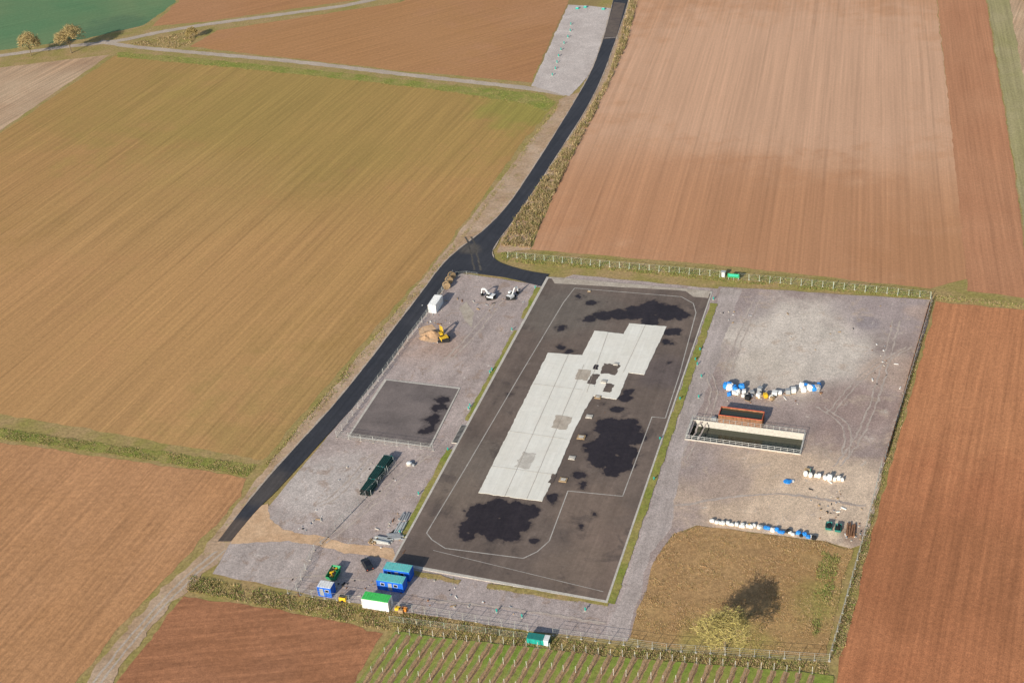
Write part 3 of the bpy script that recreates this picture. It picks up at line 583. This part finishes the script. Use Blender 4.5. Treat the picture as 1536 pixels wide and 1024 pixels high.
fence("post_fence",[(1398,452),(1362,575),(1326,694)],2.2,1.7,rust,.09,rows=(1,.9,.8,.7,.6,.5,.4,.3,.2,.1))
b=MB(); W=[P(1394,456),P(1359,578),P(1330,684)]
for a,c in zip(W,W[1:]):
    n=40
    for i in range(n):
        p=a.lerp(c,(i+.5)/n); b.box((p.x,p.y,.45),((c-a).length/n-.1,.12,.85),random.choice([rust,rust,rust,wood]),rz=math.atan2((c-a).y,(c-a).x))
b.done("barrier_boards",(0,0),0,z=.05,px=False)
# ---- vegetation
def sample(poly,n):
    loop=[Vector((q.x,q.y,0)) for q in poly]; tris=tessellate_polygon([loop]); T=[];Wt=[]
    for t in tris:
        a,b_,c=[loop[i] for i in t]; T.append((a,b_,c)); Wt.append(((b_-a).cross(c-a)).length)
    for a,b_,c in random.choices(T,Wt,k=n):
        u,v=random.random(),random.random()
        if u+v>1:u,v=1-u,1-v
        yield a+(b_-a)*u+(c-a)*v
M_tuft=attrmat("grass_blades")
def tufts(name,pts,n,h,cols,w=.25,world=False,blades=4,clump=.25,sp=.35):
    poly=pts if world else [P(*q) for q in pts]; vs=[];fs=[];col=[]
    for p in sample(poly,n):
        k=noise.noise(Vector((p.x*clump,p.y*clump,7)))
        if k<-.1 and random.random()<.7: continue
        c=random.choice(cols); f=random.uniform(.75,1.35)*1.15; hh=h*random.uniform(.4,1.2)*(1+k*.6)
        for _ in range(blades):
            a=random.uniform(0,6.28); o=Vector((math.cos(a),math.sin(a),0)); x=p+Vector((random.uniform(-sp,sp),random.uniform(-sp,sp),0))
            s=Vector((-o.y,o.x,0))*w*.5; i=len(vs); vs+=[x-s,x+s,x+o*hh*.9*random.random()+Vector((0,0,hh))]; fs.append((i,i+1,i+2)); col+= [(c[0]*f,c[1]*f,c[2]*f,1)]*3
    me=bpy.data.meshes.new(name); me.from_pydata(vs,[],fs); ca=me.color_attributes.new("tone",'FLOAT_COLOR','POINT')
    ca.data.foreach_set("color",[q for c in col for q in c]); me.materials.append(M_tuft); ob=bpy.data.objects.new(name,me); scn.collection.objects.link(ob); ob.location.z=.03; return ob
gG=[(.18,.22,.06),(.24,.25,.07),(.33,.26,.11)]; gD=[(.38,.28,.15),(.30,.21,.11),(.23,.19,.08),(.44,.33,.19)]
tufts("verge_brush",[(962,-20),(938,70),(902,150),(855,240),(812,330),(795,372),(752,368),(772,330),(838,235),(880,172),(912,118),(930,60),(950,-20)],10000,.9,gD+[(.22,.2,.07)],.22)
tufts("verge_grass",[(752,378),(900,392),(1100,410),(1396,438),(1394,449),(1100,424),(900,404),(752,392)],6000,.25,gG,.2)
tufts("verge_grass",[(1400,441),(1536,456),(1600,460),(1600,470),(1536,463),(1402,450)],1500,.2,gG+gD,.2)
tufts("verge_grass",[(285,862),(430,892),(600,918),(900,968),(1240,994),(1240,1010),(900,985),(580,945),(430,915),(280,885)],8000,.25,gG+gD,.2)
tufts("verge_grass",[(0,642),(150,664),(385,697),(372,714),(150,678),(0,658)],4000,.14,gG+gD[:1],.2)
tufts("verge_grass",[(176,78),(460,104),(806,140),(834,152),(820,165),(640,134),(460,114),(176,86)],3500,.18,gG,.2)
tufts("verge_grass",[(1398,456),(1345,660),(1320,740),(1262,985),(1244,990),(1300,790),(1330,690)],3500,.25,gG+gD,.2)
tufts("meadow_grass",[(1012,800),(1048,789),(1240,813),(1278,824),(1262,880),(1238,985),(1000,970),(944,955),(962,900),(985,835)],13000,.22,[(.41,.28,.15),(.36,.25,.13),(.31,.24,.10),(.45,.31,.18)],.2)
tufts("meadow_grass",[(1232,828),(1262,832),(1240,920),(1222,960),(1218,900)],1500,.35,gG,.2)
for pl in([(808,432),(786,478)],[(776,496),(702,632)],[(676,674),(606,806)],[(1071,456),(1010,632),(916,905)],[(606,857),(690,873)],[(732,879),(912,906)]):
    c=[P(*q) for q in pl]; tufts("strip_grass",ribbon_pts(c,1.8),int(22*sum((b-a).length for a,b in zip(c,c[1:]))),.2,gG+[(.38,.30,.12)],.15,world=True,sp=.15)
tufts("verge_grass",[(846,150),(838,152),(700,345),(560,505),(400,695),(395,712),(570,515),(700,352)],3500,.2,gG+gD,.2)
tufts("verge_brush",[(170,70),(280,48),(300,45),(288,66),(260,74),(190,66)],1000,.4,gD,.25)
# ---- trees
M_bark=C("bark",(.20,.16,.10),rough=.95)
def tree(name,loc,h,spread,cols,seed,depth=4,tw=14,tl=.9,tww=.08):
    rs=random.Random(seed); b=MB(); vs=[];fs=[];col=[]
    def br(p,d,L,r,k):
        q=p+d*L; b.tube(p,q,r,M_bark,5 if k>1 else 3,r2=r*.62,cap=False)
        if k<=1:
            for _ in range(tw):
                a=Vector((rs.gauss(0,1),rs.gauss(0,1),rs.gauss(.3,.8))).normalized(); o=p.lerp(q,rs.random()); s=a.orthogonal().normalized()*tww; i=len(vs)
                e=o+a*tl*rs.uniform(.5,1.2); c=rs.choice(cols); f=rs.uniform(.7,1.3); vs.extend([o-s,o+s,e+s*.6,e-s*.6]); fs.append((i,i+1,i+2,i+3)); col.extend([(c[0]*f,c[1]*f,c[2]*f,1)]*4)
        if k==0: return
        n=4 if k>1 else 3
        for j in range(n):
            a=j*6.283/n+rs.uniform(-.5,.5); t=rs.uniform(.45,1.0)*spread; o=d.orthogonal().normalized(); o2=d.cross(o)
            nd=(d*math.cos(t)+(o*math.cos(a)+o2*math.sin(a))*math.sin(t)+Vector((0,0,.12))).normalized()
            br(q,nd,L*rs.uniform(.62,.88),r*.6,k-1)
    br(Vector((0,0,0)),Vector((.03,.02,1)).normalized(),h*.27,h*.028,depth)
    ob=b.done(name,loc,0,z=.02)
    me=bpy.data.meshes.new("twigs"); me.from_pydata(vs,[],fs); ca=me.color_attributes.new("tone",'FLOAT_COLOR','POINT'); ca.data.foreach_set("color",[q for c in col for q in c]); me.materials.append(M_tuft)
    o=bpy.data.objects.new("twigs",me); scn.collection.objects.link(o); o.parent=ob; return ob
yt=[(.50,.42,.14),(.42,.36,.12),(.34,.27,.10),(.58,.48,.18)]
ot=[(.48,.37,.16),(.42,.32,.14),(.34,.25,.12),(.54,.43,.2)]
tree("deciduous_tree",(1087,974),10.8,1.0,yt,3,5,4,.9,.036)
tree("deciduous_tree",(107,80),14,.95,ot,5,5,4,1.2,.055); tree("deciduous_tree",(47,84),11,.95,ot,8,5,4,1.0,.05); tree("deciduous_tree",(290,58),6,1.0,[(.4,.3,.12),(.34,.26,.1)],9,4,8,.8,.05)
# ---- vineyard
vin=[(592,948),(800,972),(900,984),(1250,1012),(1235,1160),(470,1160),(530,1030)]
sheet("vineyard_ground",vin,zz(),M_vine,.4,1)
va2=ang((543,1020),(590,952)); vd=Vector((math.cos(va2),math.sin(va2))); vn=Vector((vd.y,-vd.x))
M_vs=ground_mat("vine_row_soil",(.36,.23,.13),(.42,.28,.16),patch=.3,mo=.1)
vb=MB(); o=P(592,950); topd=P(1250,1014)-o; rows=int(topd.dot(vn)/2.4); vinew=C("vine_wood",(.20,.13,.09),rough=.95); vpost=C("vine_post",(.70,.68,.62),rough=.7)
zs=zz()
for i in range(rows):
    t=i*2.4/topd.dot(vn); s=o+topd*t+vn*.9; L=34
    e_=s-vd*L
    sheet("vine_row_soil",[s+vn*.6,s-vn*.6,e_-vn*.6,e_+vn*.6],zs,M_vs,.35,1,.5,world=True)
    n=int(L/5.5)
    for j in range(n+1):
        p=s.lerp(e_,j/n)+vn*random.uniform(-.06,.06)+vd*random.uniform(-.3,.3); vb.tube((p.x,p.y,0),(p.x+random.uniform(-.06,.06),p.y,2.0),.05,vpost,5)
    for hz in(.8,1.3,1.8): vb.tube((s.x,s.y,hz),(e_.x,e_.y,hz),.012,steel,3,cap=False)
    for j in range(int(L/1.1)):
        p=s.lerp(e_,(j+.5)/(L/1.1)); vb.tube((p.x,p.y,0),(p.x,p.y,.8),.04,vinew,4,r2=.03)
        for _ in range(4):
            d=vd*random.uniform(-.6,.6); vb.tube((p.x,p.y,.75),(p.x+d.x,p.y+d.y,random.uniform(.9,1.6)),.018,vinew,3,cap=False)
vb.done("vineyard_trellis",(0,0),0,z=.02,px=False)
tufts("vineyard_grass",vin,9000,.13,[(.19,.27,.05),(.23,.28,.06),(.16,.21,.05)],.16)
# ------------------------------------------------------------------ light
EL=22.5
w=bpy.data.worlds.new("World"); scn.world=w; w.use_nodes=True; nt=w.node_tree; bg=nt.nodes["Background"]
sk=nt.nodes.new("ShaderNodeTexSky"); sk.sky_type='NISHITA'; sk.sun_disc=False; sk.sun_elevation=math.radians(EL); sk.sun_rotation=math.atan2(-SH.x,-SH.y)
nt.links.new(sk.outputs[0],bg.inputs[0]); bg.inputs[1].default_value=.115
sl=bpy.data.lights.new("sun",'SUN'); sl.energy=5; sl.angle=math.radians(.5); sl.color=(1,.93,.80); so=bpy.data.objects.new("sun",sl); scn.collection.objects.link(so)
so.rotation_euler=Vector((SH.x*math.cos(math.radians(EL)),SH.y*math.cos(math.radians(EL)),-math.sin(math.radians(EL)))).to_track_quat('-Z','Y').to_euler()
scn.view_settings.view_transform='Standard'; scn.view_settings.look='None'; scn.view_settings.exposure=0
